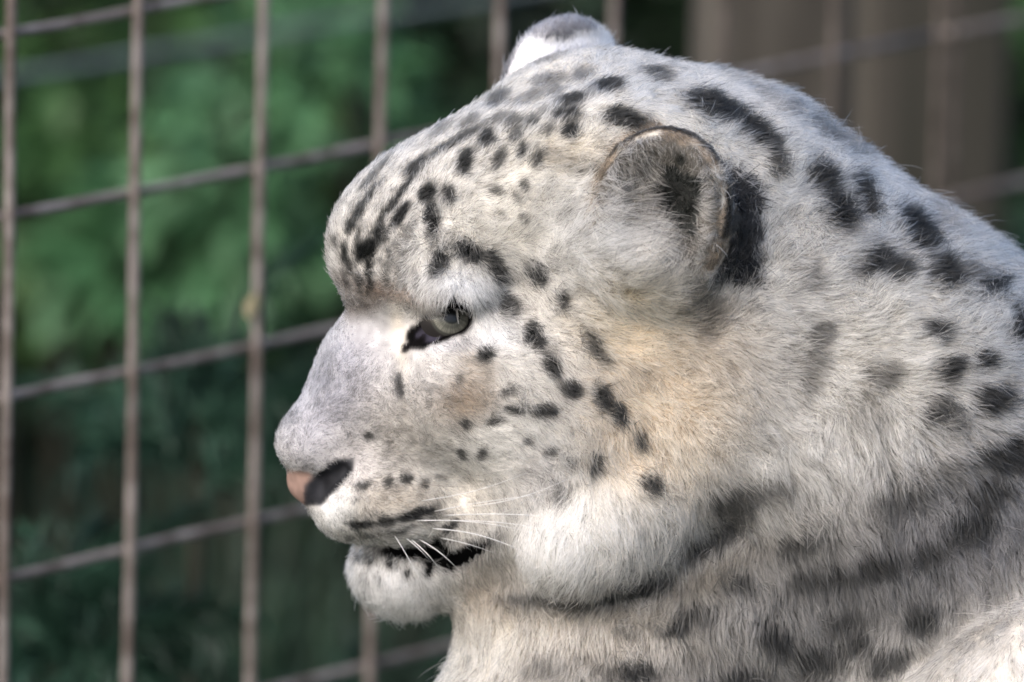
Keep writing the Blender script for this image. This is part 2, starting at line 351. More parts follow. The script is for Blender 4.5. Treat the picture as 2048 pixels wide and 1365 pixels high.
# torso, haunch, forelegs and tail below and beside the frame
DN=np.array([-.022,.978,.208])
cap((2000,1500,250),(2700,2250,330),480,470,120)
ell(2750,2500,330,(430,420,400),120)
for zz in (-90,270):
    cap((1400,1600,zz),tuple(np.array((1330,1600,zz))+DN*1180),150,95,90)
    ell(*(np.array((1290,1600,zz))+DN*1330),(135,75,95),60)
ell(2500,2960,60,(300,90,120),80)
cap((3050,2850,420),(2500,2990,-150),80,70,60)
def axis(*seg):
    out = []
    for a, b, st in seg: out.append(np.arange(a, b, st, dtype=float))
    return np.concatenate(out)
def evalgrid(xs, ys, zs):
    V = np.full((len(xs), len(ys), len(zs)), 300., np.float32)
    for op, kind, c, ax, r, k, c2 in PR:
        R = max(r)*1.05+k*1.2+30; lo, hi = c-R, c+R
        if c2 is not None: lo, hi = np.minimum(lo, c2-R), np.maximum(hi, c2+R)
        i0, i1 = np.searchsorted(xs, [lo[0], hi[0]]); j0, j1 = np.searchsorted(ys, [lo[1], hi[1]]); k0, k1 = np.searchsorted(zs, [lo[2], hi[2]])
        if i0 >= i1 or j0 >= j1 or k0 >= k1: continue
        X, Y, Z = (xs[i0:i1, None, None]-c[0]).astype(np.float32), (ys[None, j0:j1, None]-c[1]).astype(np.float32), (zs[None, None, k0:k1]-c[2]).astype(np.float32)
        if kind == 'e':
            a = 0; b = 0
            for m in range(3):
                q = X*np.float32(ax[m][0])+Y*np.float32(ax[m][1])+Z*np.float32(ax[m][2])
                a = a+(q/np.float32(r[m]))**2; b = b+(q/np.float32(r[m]**2))**2
            a = np.sqrt(a); d = a*(a-1)/(np.sqrt(b)+np.float32(1e-6))
        else:
            v = (c2-c).astype(np.float32); t = np.clip((X*v[0]+Y*v[1]+Z*v[2])/np.float32(v@v), 0, 1)
            d = np.sqrt((X-t*v[0])**2+(Y-t*v[1])**2+(Z-t*v[2])**2)-(r[0]+(r[1]-r[0])*t).astype(np.float32)
        Q = V[i0:i1, j0:j1, k0:k1]
        if op == '+': h = np.clip(.5+.5*(Q-d)/k, 0, 1); Q[...] = Q+(d-Q)*h-k*h*(1-h)
        else: h = np.clip(.5-.5*(Q+d)/k, 0, 1); Q[...] = Q+(-d-Q)*h+k*h*(1-h)
    return V
def surface(V, xs, ys, zs):
    """surface nets: one vertex per crossed cell, one quad per crossed edge"""
    ins = V < 0; G = (xs, ys, zs); shp = tuple(s-1 for s in V.shape)
    acc = np.zeros(shp+(3,), np.float32); cnt = np.zeros(shp, np.float32)
    cross = []
    for a in range(3):
        s0 = [slice(None)]*3; s1 = [slice(None)]*3; s0[a] = slice(0, -1); s1[a] = slice(1, None)
        m = ins[tuple(s0)] != ins[tuple(s1)]; I = np.argwhere(m)
        J = I.copy(); J[:, a] += 1
        v0 = V[tuple(I.T)]; v1 = V[tuple(J.T)]; t = v0/(v0-v1)
        p = np.stack([G[m_][I[:, m_]] for m_ in range(3)], 1); p[:, a] += t*(G[a][J[:, a]]-G[a][I[:, a]])
        b, c = [q for q in range(3) if q != a]
        for db in (0, -1):
            for dc in (0, -1):
                K = I.copy(); K[:, b] += db; K[:, c] += dc
                ok = ((K >= 0) & (K < shp)).all(1); K, pp = K[ok], p[ok]
                np.add.at(acc, tuple(K.T), pp); np.add.at(cnt, tuple(K.T), 1)
        cross.append((a, b, c, I, ins[tuple(I.T)]))
    vid = -np.ones(shp, np.int64); live = cnt > 0; vid[live] = np.arange(live.sum()); verts = acc[live]/cnt[live][:, None]
    quads = []
    for a, b, c, I, inside in cross:
        ok = (I[:, b] > 0) & (I[:, c] > 0) & (I[:, b] < shp[b]) & (I[:, c] < shp[c]); I, inside = I[ok], inside[ok]
        q = []
        for db, dc in ((0, 0), (-1, 0), (-1, -1), (0, -1)):
            K = I.copy(); K[:, b] += db; K[:, c] += dc; q.append(vid[tuple(K.T)])
        q = np.stack(q, 1); flip = inside if a != 1 else ~inside
        q[~flip] = q[~flip][:, ::-1]; quads.append(q)
    return verts.astype(float), np.concatenate(quads)
xs = axis((500, 2220, 6), (2220, 3400, 34)); ys = axis((-20, 1500, 6), (1500, 3150, 34)); zs = axis((-620, 420, 6), (420, 960, 24))
VOL = evalgrid(xs, ys, zs); BV, BQ = surface(VOL, xs, ys, zs)
# keep to one body: drop any stray island, ease the stair steps, stand the paws on the ground
for _ in range(2):
    s_ = np.zeros_like(BV); c_ = np.zeros(len(BV))
    for i in range(4):
        np.add.at(s_, BQ[:, i], BV[BQ[:, (i+1) % 4]]); np.add.at(c_, BQ[:, i], 1)
    BV = BV*.5+.5*s_/np.maximum(c_, 1)[:, None]
fn = np.cross(BV[BQ[:, 2]]-BV[BQ[:, 0]], BV[BQ[:, 3]]-BV[BQ[:, 1]])
VN = np.zeros_like(BV)
for i in range(4): np.add.at(VN, BQ[:, i], fn)
VN /= np.linalg.norm(VN, axis=1, keepdims=True)+1e-9
if (VN[np.argmin(BV[:, 2])][2] > 0): VN = -VN; BQ = BQ[:, ::-1]     # normals point out of the body

# --- coat: markings, colour zones and some painted shade, laid on the near side and mirrored on the far side of the head
def lattice(p, scale, seed):
    q = p/scale+seed*17.3; i = np.floor(q).astype(np.int64); f = q-i; f = f*f*(3-2*f); r = 0
    for dx in (0, 1):
        for dy in (0, 1):
            for dz in (0, 1):
                h = ((i[:, 0]+dx)*73856093 ^ (i[:, 1]+dy)*19349663 ^ (i[:, 2]+dz)*83492791 ^ seed*2654435) & 0xffffff
                h = ((h*1103515245+12345) >> 8) & 0xffff
                r = r+(h/65535.)*(f[:, 0] if dx else 1-f[:, 0])*(f[:, 1] if dy else 1-f[:, 1])*(f[:, 2] if dz else 1-f[:, 2])
    return r
SPOTS_AND_SHADE = np.array([
(1222,177,29,12,0,1),(1318,157,28,16,10,.85),(1255,237,46,17,10,1),(1430,220,58,20,18,1),(1510,265,50,17,45,1),(1553,312,34,14,65,.95),
(1143,205,28,12,-5,1),(1135,232,27,11,-10,1),(1148,258,18,13,-20,1),(1100,160,30,15,-15,.6),(1165,150,25,14,-20,.65),(1060,125,60,8,-12,.5),(997,200,26,13,-30,.85),
(1060,195,38,12,-25,.6),(1000,238,26,12,-20,.7),(1030,243,22,11,-20,.8),(975,278,21,14,-30,1),(1035,268,17,11,-40,.85),(1100,257,12,8,0,.7),(1065,243,16,9,-10,.8),
(930,322,27,14,-75,1),(1000,318,28,10,-62,.85),(1048,300,16,9,-70,.95),(1082,315,16,9,-60,.9),(992,378,16,9,30,.75),(1050,370,15,10,60,.75),(1035,397,14,7,50,.65),(1005,430,13,6,50,.55),(1052,437,15,7,50,.65),(1088,410,10,6,60,.4),
(855,385,23,14,-50,1),(897,390,17,12,80,.95),(868,437,42,13,84,1),
(915,282,75,8,-28,.9),(832,332,30,13,-42,.95),(798,392,80,6,-52,.95),(752,480,50,6,-70,.95),(738,548,40,6,86,.9),(802,430,32,9,-55,1),(770,472,30,5,-60,.8),(733,400,55,6,-52,.9),(718,432,42,5,-60,.8),(700,452,17,8,-70,.85),(690,508,24,8,86,.85),(728,500,28,15,-55,.95),(752,345,50,6,-45,.7),
(815,480,30,11,80,.55),(806,545,30,9,84,.6),(940,245,25,10,-30,.75),(880,265,30,7,-30,.6),(693,560,20,6,70,.5),
(875,530,28,15,-65,1),(945,508,30,19,28,1),(993,542,36,17,62,1),(1080,545,26,13,65,1),(1022,615,22,20,30,.9),(1130,600,21,10,80,.9),(1072,675,32,17,68,1),(1107,732,28,15,62,1),(1194,690,30,12,65,.9),(1214,718,18,13,40,.75),(1143,783,19,14,50,1),(1212,803,27,16,60,1),(1243,832,22,13,80,1),(1090,826,25,11,0,1),(1030,823,23,9,8,.95),(1018,787,16,8,0,.8),(990,843,19,8,-8,.9),(970,712,17,14,0,1),(931,844,12,8,30,.9),(920,760,11,8,70,.7),(798,772,24,9,82,.75),
(737,872,10,9,0,.9),(925,910,13,9,60,.9),(965,910,12,9,-50,.9),(1058,883,9,8,0,.9),(1105,908,14,7,20,.85),(1147,930,11,7,10,.7),(1197,935,21,10,-78,1),(1287,890,22,11,-78,.95),(1306,980,30,17,-62,.95),(1125,992,18,10,-60,.75),
(728,971,13,8,0,.85),(775,968,11,9,0,.9),(812,957,14,9,-5,.95),(848,967,10,7,0,.85),(880,955,9,4,-10,.7),(838,993,9,5,0,.4),
(725,1050,28,8,2,1),(772,1045,22,9,-5,.95),(832,1029,46,9,-16,1),(735,1073,14,6,0,.75),(790,1066,24,6,-6,.75),(870,1010,16,4,-20,.5),
(905,1052,22,9,-38,.95),(815,1106,58,16,4,.95),(880,1116,52,26,20,1),(942,1108,48,20,-28,1),(975,1090,24,11,-22,.95),(908,1136,34,12,-8,.95),(885,1080,22,9,0,.9),(1000,1068,10,5,-30,.5),
(742,1122,14,8,80,.9),(720,1118,9,7,0,.85),(783,1132,12,9,80,.85),(757,1163,12,7,70,.8),(815,1150,14,10,80,.75),(857,1148,16,10,80,.75),(735,1180,7,6,0,.4),(728,1160,6,5,0,.4),
(1655,365,32,21,60,.95),(1690,428,42,24,45,.95),(1735,395,42,15,55,.85),(1840,472,46,24,50,.95),(1755,530,34,25,-40,.9),(1808,543,24,20,-40,.75),(1895,550,36,26,30,.95),(1985,577,30,19,-30,.95),(1950,545,26,13,30,.6),(1878,665,28,17,20,1),(1650,668,24,17,-60,.6),(1635,740,58,18,100,.45),(1628,555,32,28,0,.35),(1775,752,30,24,0,.6),(1905,745,28,22,-70,.85),(1975,725,28,17,-10,.95),(2046,660,40,13,85,.9),(1992,800,32,28,0,.8),(1888,825,32,28,0,.75),(1925,850,24,20,0,.55),(1750,830,40,34,90,.3),(2015,915,58,34,-10,.85),(1900,960,50,30,0,.4),
(1540,205,40,10,35,.5),(1652,275,46,11,40,.55),(1712,312,30,13,40,.5),(1890,455,42,14,45,.4),(1590,232,22,9,38,.6),(1470,165,40,9,25,.35),
(1480,1010,62,32,-15,.5),(1560,985,40,25,0,.4),(1600,1095,60,22,-20,.55),(1620,1160,46,25,-10,.6),(1760,1135,42,26,0,.75),(1695,1150,36,22,0,.5),(1350,1265,32,17,-10,.75),(1250,1272,22,12,0,.55),(1555,1285,28,26,0,.8),(1730,1292,28,20,0,.65),(1475,1170,30,25,0,.55),(1085,1345,42,24,0,.5),(1270,1352,44,20,0,.65),(1640,1322,60,28,0,.55),(1480,1357,52,20,0,.65),(1850,1240,42,30,-20,.65),(1945,1060,62,30,-20,.65),(1860,1110,46,25,-20,.55),(1800,1012,62,35,-20,.4),(1980,990,50,30,-20,.6),(1690,1245,40,20,0,.4),(1780,1330,50,24,-30,.6),(1400,1240,40,18,-10,.45),(1180,1330,40,16,0,.35),(1110,1205,100,13,2,.8),(1280,1178,90,18,-16,.8),(1430,1090,80,24,-30,.6),  # last three marks paint the shade under the ruff and along its fold
(1430,640,45,26,-60,.55),(1400,590,40,20,-40,.5),(1301,742,8,8,0,.4),(760,440,40,4,-62,.7),(785,500,30,5,-72,.6),(715,480,30,4,-72,.7),(825,458,26,6,-65,.6),(775,560,30,5,85,.6),(832,560,26,5,80,.5),(880,302,40,6,-32,.6),(950,298,14,7,-50,.6),(700,532,22,5,80,.7),(720,562,24,5,85,.7),(672,480,14,5,85,.5),(1110,187,16,9,-20,.7),(1088,226,12,8,-20,.7),(1182,190,14,8,-10,.6),(715,1000,8,5,0,.35),(770,1002,9,5,0,.4),(700,1075,10,5,0,.6),(760,1070,14,5,-6,.6),(820,1056,20,5,-14,.6),(865,1038,16,5,-25,.6),(745,1090,9,6,0,.6),(1206,285,10,8,0,.4),(1120,305,80,9,12,.35),(1160,335,50,10,18,.45)], float)
SPOTS_AND_SHADE[:, 3] *= np.where((SPOTS_AND_SHADE[:, 3] < 8.5) & (SPOTS_AND_SHADE[:, 2] > 20) & (SPOTS_AND_SHADE[:, 0] < 960) & (SPOTS_AND_SHADE[:, 1] < 620), 1.12, 1)
SPOTS_AND_SHADE[:, 5] = np.where((SPOTS_AND_SHADE[:, 1] > 970) & (SPOTS_AND_SHADE[:, 0] > 1240), np.minimum(1, SPOTS_AND_SHADE[:, 5]+.3), SPOTS_AND_SHADE[:, 5])
SPOTS_AND_SHADE[:, 5] = np.where((SPOTS_AND_SHADE[:, 1] <= 970) & (SPOTS_AND_SHADE[:, 0] > 1560), np.minimum(1, SPOTS_AND_SHADE[:, 5]*1.22+.04), SPOTS_AND_SHADE[:, 5])
SPOTS_AND_SHADE[:, 2:4] *= np.where((SPOTS_AND_SHADE[:, 1] > 970) & (SPOTS_AND_SHADE[:, 0] > 1240), .88, 1)[:, None]
# colour zones, some with shade painted in: centre, radii, turn, colour, weight, edge softness
ZONES = [
(660,780,115,190,25,(.49,.49,.53),.97),(820,850,110,110,0,(.50,.475,.45),.7),(700,930,60,60,0,(.56,.54,.54),.6),(880,760,90,60,0,(.56,.55,.55),.6),(930,800,55,45,-20,(.30,.24,.18),.8),(955,715,40,50,20,(.36,.30,.23),.5),
(798,670,13,75,-8,(.72,.68,.62),.9),(735,600,60,26,-22,(.20,.175,.155),.85),(690,575,26,30,0,(.30,.28,.27),.7),(800,590,80,16,15,(.42,.34,.29),.6),(930,572,62,36,10,(.85,.86,.88),.95),(985,670,55,40,0,(.76,.77,.79),.7),(900,690,60,16,-6,(.74,.74,.78),.6),  # dark brow zones put the crease shade above the nose into the colour
(840,480,26,80,-5,(.80,.79,.77),.7),(1000,470,110,80,0,(.72,.70,.65),.6),(1050,280,200,130,-20,(.70,.68,.63),.7),(1300,200,200,90,10,(.80,.77,.71),.8),(1150,310,70,40,0,(.70,.64,.54),.7),
(1190,450,100,90,-20,(.84,.84,.83),.85),(1230,540,120,50,-5,(.76,.76,.75),.7),(1270,640,120,90,20,(.78,.70,.57),.9),(1320,800,140,170,20,(.78,.67,.54),.9),(1330,930,120,100,0,(.76,.66,.54),.7),(1430,720,90,120,0,(.58,.52,.45),.5),
(1000,900,110,60,-10,(.74,.73,.71),.8),(900,1000,80,50,-20,(.74,.71,.66),.7),(790,1000,80,40,0,(.62,.56,.49),.6),(668,1022,34,42,20,(.92,.92,.92),1),(620,960,0.1,.1,0,(.5,.5,.5),0),(700,1085,40,20,0,(.60,.57,.54),.6),
(810,1190,135,64,5,(.94,.94,.95),1),(1000,1165,75,80,0,(.27,.245,.21),.9),(950,1200,60,60,0,(.42,.36,.29),.7),(1150,1085,125,100,-15,(.93,.92,.90),1),(1290,1060,110,80,0,(.82,.79,.74),.8),(1080,960,60,60,0,(.68,.66,.66),.6),  # dark throat zones paint the shade behind the ruff
(1700,330,260,60,38,(.80,.79,.78),.7),(1500,330,120,80,35,(.76,.73,.67),.8),(1550,520,130,110,0,(.66,.64,.60),.7),(1600,930,170,90,-20,(.70,.69,.67),.7),(1800,680,180,150,0,(.70,.67,.60),.6),
(1680,1175,480,175,-18,(.21,.208,.205),.95),(1900,1050,260,130,-20,(.19,.19,.20),.92),(1420,1330,260,60,0,(.22,.215,.205),.8),(1190,1212,180,22,0,(.10,.095,.08),.9),(1420,1130,150,28,-28,(.15,.14,.12),.85),(1130,1262,220,48,0,(.70,.65,.58),.8),(930,1310,130,80,0,(.72,.69,.63),.8),(1080,1330,150,50,0,(.60,.57,.52),.6),(2060,1360,190,120,-32,(.86,.83,.79),1),  # narrow dark bands paint ruff shade; lower neck mixes grey fur and painted shade
]
def marks_at(px, py, soft=.34):
    """how dark the rosettes, stripes and painted ruff shade are at photo pixels of the near side"""
    out = np.zeros(len(px))
    for cx, cy, a, b, ang, s_ in SPOTS_AND_SHADE:
        t = math.radians(ang); R = max(a, b)*2.1
        m = np.flatnonzero((abs(px-cx) < R) & (abs(py-cy) < R))
        if not len(m): continue
        dx, dy = px[m]-cx, py[m]-cy
        u = (dx*math.cos(t)+dy*math.sin(t))/a; v = (-dx*math.sin(t)+dy*math.cos(t))/b
        d = np.sqrt(u*u+v*v)*(.95 if cx < 1080 else .86); k = np.clip((1+soft-d)/(2*soft), 0, 1); k = k*k*(3-2*k)
        out[m] = np.maximum(out[m], k*s_)
    return out
def zones_at(px, py):
    c = np.tile(np.array([.63, .615, .59]), (len(px), 1))
    for cx, cy, a, b, ang, rgb, s_ in ZONES:
        t = math.radians(ang); dx, dy = px-cx, py-cy
        d2 = ((dx*math.cos(t)+dy*math.sin(t))/a)**2+((-dx*math.sin(t)+dy*math.cos(t))/b)**2
        k = (np.exp(-d2**1.3*.9)*s_)[:, None]; c = c*(1-k)+np.array(rgb)*k
    return c
CAMV = (CAMP-ANCHOR)
def project(p):
    """sculpt coordinates to the photo pixel they are seen at"""
    k = DIST/(DIST+p[:, 2]*S); return 1024+(p[:, 0]-1024)*k, 682.5+(p[:, 1]-682.5)*k
def coat(p, n, jitter, mid=None):
    """colour, hair length factor and how bare the skin is, at surface points p with normals n"""
    far = (n[:, 2] > .3)
    hd = p-HC; l = hd@L; mp = p-2*np.outer(l, L)
    q = np.where((far & (p[:, 0] < 1550) & (l > 0))[:, None], mp, p)
    px, py = project(q)
    ox, oy = (0, 0) if mid is None else (mid[:, 0], mid[:, 1])
    rg = np.clip((p[:, 0]-1350)/250, 0, 1)*9; jx = (lattice(p, 26., 81)-.5)*rg*2+(lattice(p, 14., 3)-.5)*jitter*2.2+RNG.normal(size=len(p))*jitter*.35; jy = (lattice(p, 26., 82)-.5)*rg*2+(lattice(p, 14., 5)-.5)*jitter*2.2+RNG.normal(size=len(p))*jitter*.35
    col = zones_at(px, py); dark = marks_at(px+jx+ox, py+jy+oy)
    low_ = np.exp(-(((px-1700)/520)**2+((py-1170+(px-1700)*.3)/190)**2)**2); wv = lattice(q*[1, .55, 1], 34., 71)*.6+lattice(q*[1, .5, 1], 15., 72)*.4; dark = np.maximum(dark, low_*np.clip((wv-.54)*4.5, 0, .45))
    body = far & (p[:, 0] >= 1550) | (py > 1450) | (px > 2200)
    wv = lattice(p, 70., 9)*.6+lattice(p, 30., 4)*.4; dark = np.where(body, np.clip((wv-.58)*9, 0, .8), dark)
    bare = np.zeros(len(p)); ln = np.ones(len(p)); eari = np.zeros(len(p), bool)
    face_ = np.clip((1150-p[:, 0])/200, 0, 1); face_ = face_*(1-.8*np.exp(-((px-650)/110)**2-((py-780)/190)**2)); tuft = np.exp(-((px-1215)/105)**2-((py-478)/100)**2); col = col*(1+(.26*face_+.24)*(lattice(p, 9., 41)+.7*lattice(p, 17., 42)-.85))[:, None]
    spot = np.array([.012, .0145, .016])+np.zeros_like(col)
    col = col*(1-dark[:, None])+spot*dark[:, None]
    # ears
    for e, (c, en, eh, eb, R) in enumerate(EARS):
        d = p-c; a, h, b = d@en, d@eh, d@eb; r = np.hypot(h/R[0], b/R[1]); face = n@en
        near = (r < 1.12) & (a > -120) & (a < 45)
        edge = near & (r > .72) & (h > -95)
        back = edge & (face < .05) & (a < 20)
        if e == 0:
            back = edge & (face < -.05)
            rim = edge & ~back & (r > .86+.12*lattice(p, 25., 6))
            col[rim] = np.array([.44, .385, .325])*(.5+1.0*lattice(p[rim], 18., 44)[:, None])*np.where(RNG.uniform(size=(rim.sum(), 1)) < .25, .45, 1); ln[rim] = .55
            lipd = edge & (r > .955) & (face < .5) & ~back & (h > -20); col[lipd] = (.06, .055, .05)
            inner = near & ~rim & ~back & (r < .92) & (face > -.3) & (a < 20) & (h > -125); fx = np.clip((1345-p[inner, 0])/90, 0, 1); fr = np.clip((p[inner, 0]-1385)/35, 0, 1); pale = RNG.uniform(size=inner.sum()) < .22+.35*fx+.45*fr; col[inner] = np.where(pale[:, None], np.array([.66, .65, .63]), np.array([.17, .16, .145])); ln[inner] = RNG.uniform(.3, 1.15, inner.sum())*(.55+1.0*fx+.6*fr); eari |= inner
            pit = near & (np.hypot((p[:, 0]-1344)/68, (p[:, 1]-420)/86)+.7*(lattice(p, 22., 8)-.5) < 1) & (face > -.7); col[pit] = np.array([.026, .032, .029])*RNG.uniform(.5, 1.5, (pit.sum(), 1)); ln[pit] = .45; eari &= ~pit  # ear hollow coloured dark for the shade inside it
            lo = back & (h > 70); col[back] = (.018, .018, .02); ln[back] = .55; col[lo] = (.20, .19, .18); ln[lo] = .4
            blk = (d@np.array([1., 0, 0]) > 105) & (d@np.array([1., 0, 0]) < 205) & (abs(d[:, 1]-60) < 200) & (n[:, 2] < .6) & ~rim & ~inner & ~lipd & (a < -35) & (np.hypot((p[:, 0]-1466-.16*(p[:, 1]-475))/66, (p[:, 1]-470)/146)+.35*(lattice(p, 20., 91)-.5)+np.abs(RNG.normal(size=len(p)))*.24 < 1); col[blk] = (.02, .02, .022)
        else:
            u = near & (p[:, 1] < 175); white = u & (p[:, 1] > 66-(p[:, 0]-1110)*.10+24*lattice(p, 40., 2)) & (face < .3)
            col[u] = np.array([.22, .22, .235]); col[white] = (.95, .95, .97); ln[u] = 1.2
            tip = u & (r > .93) & ~white; col[tip] = (.36, .36, .39)
    # nose leather, lips and lids carry almost no hair
    nose = ((px-585)/46)**2+((py-975)/46)**2 < 1
    nose &= (py > 938+.1*(px-560)) & (py < 1000+.9*(px-575)) & (px < 622) & (n[:, 2] < .8)
    col[nose] = np.array([.41, .315, .28])*(.75+.5*lattice(p[nose], 9., 61)[:, None]); ln[nose] = 0; bare[nose] = 1
    nos = (abs((px-650)*.62+(py-968)*.78) < 30-.16*abs(px-640)+7*(lattice(p, 16., 63)-.5)) & (px > 608) & (px < 708) & (py > 918) & (py < 1012)
    col[nos] = np.array([.075, .077, .085])*(.5+lattice(p[nos], 12., 62)[:, None]); ln[nos] = 0; bare[nos] = 1
    t_ = np.clip(((px-838)*72+(py-674)*-42)/(72**2+42**2), 0, 1); dl = np.hypot(px-838-72*t_, py-674+42*t_)
    lid = (dl < 26+14*t_+4*(lattice(p, 20., 19)-.5)) & (n[:, 2] < .4)
    low = lid & (((px-856)/26)**2+((py-672)/13)**2 < 1)
    col[lid] = (.007, .006, .007); col[low] = (.11, .105, .135); ln[lid] = 0; bare[lid] = 1
    cant = (abs(py-(694-(px-815)*.5)) < 9) & (px > 803) & (px < 850) & (n[:, 2] < .4); col[cant] = (.012, .01, .011); ln[cant] = .3; bare[cant] = 0
    lips = (dark > .5) & (px > 760) & (px < 1005) & (py > 1070) & (py < 1160) & (n[:, 2] < .4); col[lips] = (.008, .008, .009); ln[lips] = .1; bare[lips] = (dark[lips] > .72)
    if mid is None: col[eari] = (.20, .19, .175)
    return col, ln, bare, px, py, dark, eari
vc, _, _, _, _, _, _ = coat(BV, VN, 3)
for _ in range(2):      # soften the print by a pixel or two
    s_ = np.zeros_like(vc); c_ = np.zeros(len(BV))
    for i in range(4): np.add.at(s_, BQ[:, i], vc[BQ[:, (i+1) % 4]]); np.add.at(c_, BQ[:, i], 1)
    vc = vc*.5+.5*s_/np.maximum(c_, 1)[:, None]
leo = empty('snow_leopard', P(1600, 2900, 200)*[1, 1, 0])
tag(leo, 'pale grey snow leopard with black spots, head in profile before the wire mesh', 'snow leopard')
WV = P(BV[:, 0], BV[:, 1], BV[:, 2]); LOC = np.array(leo.location); WV[:, 2] = np.maximum(WV[:, 2], .0)
body = mesh_obj('body', WV-LOC, BQ, None, leo)
ca = body.data.color_attributes.new('coat', 'FLOAT_COLOR', 'POINT')
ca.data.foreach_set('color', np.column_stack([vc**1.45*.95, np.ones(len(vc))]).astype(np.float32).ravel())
m, n_, l_, b_ = mat('skin_and_underfur'); at = n_.new('ShaderNodeAttribute'); at.attribute_name = 'coat'
l_.new(at.outputs['Color'], b_.inputs['Base Color']); b_.inputs['Roughness'].default_value = .6; b_.inputs['Specular IOR Level'].default_value = .03
tx = n_.new('ShaderNodeTexNoise'); tx.inputs['Scale'].default_value = 900; bm = n_.new('ShaderNodeBump'); bm.inputs['Strength'].default_value = .25; bm.inputs['Distance'].default_value = .001
l_.new(tx.outputs[0], bm.inputs['Height']); l_.new(bm.outputs[0], b_.inputs['Normal']); body.data.materials.append(m)

# --- eye
def surf_z(px, py):
    i, j = np.searchsorted(xs, px), np.searchsorted(ys, py); k = (VOL[i, j] < 0).argmax(); return zs[k]
EC = np.array([893., 641., 0]); EC[2] = surf_z(893, 641)+22; ER = 62.
nu, nv = 120, 60; uu, vv = np.meshgrid(np.linspace(0, 2*np.pi, nu, endpoint=False), np.linspace(0, np.pi, nv), indexing='ij')
gz = np.array([.20, -.17, -1.]); gz /= np.linalg.norm(gz); g1 = np.cross(gz, [0, 1, 0]); g1 /= np.linalg.norm(g1); g2 = np.cross(gz, g1)
def eyeball(r, bulge):
    d = (np.cos(vv)[..., None]*gz+np.sin(vv)[..., None]*(np.cos(uu)[..., None]*g1+np.sin(uu)[..., None]*g2))
    k = 1+bulge*np.clip((np.cos(vv)-.80)/.2, 0, 1)[..., None]
    p = EC+d*r*k; i = np.arange(nu*nv).reshape(nu, nv); j = np.roll(i, -1, 0)
    return P(*p.reshape(-1, 3).T)-LOC, np.stack([i[:, :-1], i[:, 1:], j[:, 1:], j[:, :-1]], -1).reshape(-1, 4), np.arccos(np.clip(np.cos(vv), -1, 1)).ravel()
v, f, ang = eyeball(ER, 0); eye = mesh_obj('eyeball', v, f, None, leo)
rr = np.tan(np.clip(ang, 0, 1.4)); fib = np.interp(np.arange(nu), np.arange(nu), RNG.uniform(.62, 1.3, nu)); noi = (np.repeat(fib, nv)*(1+.12*RNG.normal(size=nu*nv)))*np.where(abs(ang-.40) < .035, .72, 1)
ec = np.where((ang < .27)[:, None], (.008, .008, .008), np.where((ang < .63)[:, None], np.array([.125, .125, .105])*noi[:, None]*(0.75+.5*(ang/.63))[:, None], np.where((ang < .70)[:, None], (.05, .05, .045), (.02, .018, .018))))
ca = eye.data.color_attributes.new('coat', 'FLOAT_COLOR', 'POINT'); ca.data.foreach_set('color', np.column_stack([ec, np.ones(len(ec))]).astype(np.float32).ravel())
m2, n2, l2, b2 = mat('iris'); at = n2.new('ShaderNodeAttribute'); at.attribute_name = 'coat'; l2.new(at.outputs['Color'], b2.inputs['Base Color'])
b2.inputs['Roughness'].default_value = .3; b2.inputs['Specular IOR Level'].default_value = .3; b2.inputs['Coat Weight'].default_value = .3; b2.inputs['Coat Roughness'].default_value = .03; eye.data.materials.append(m2)

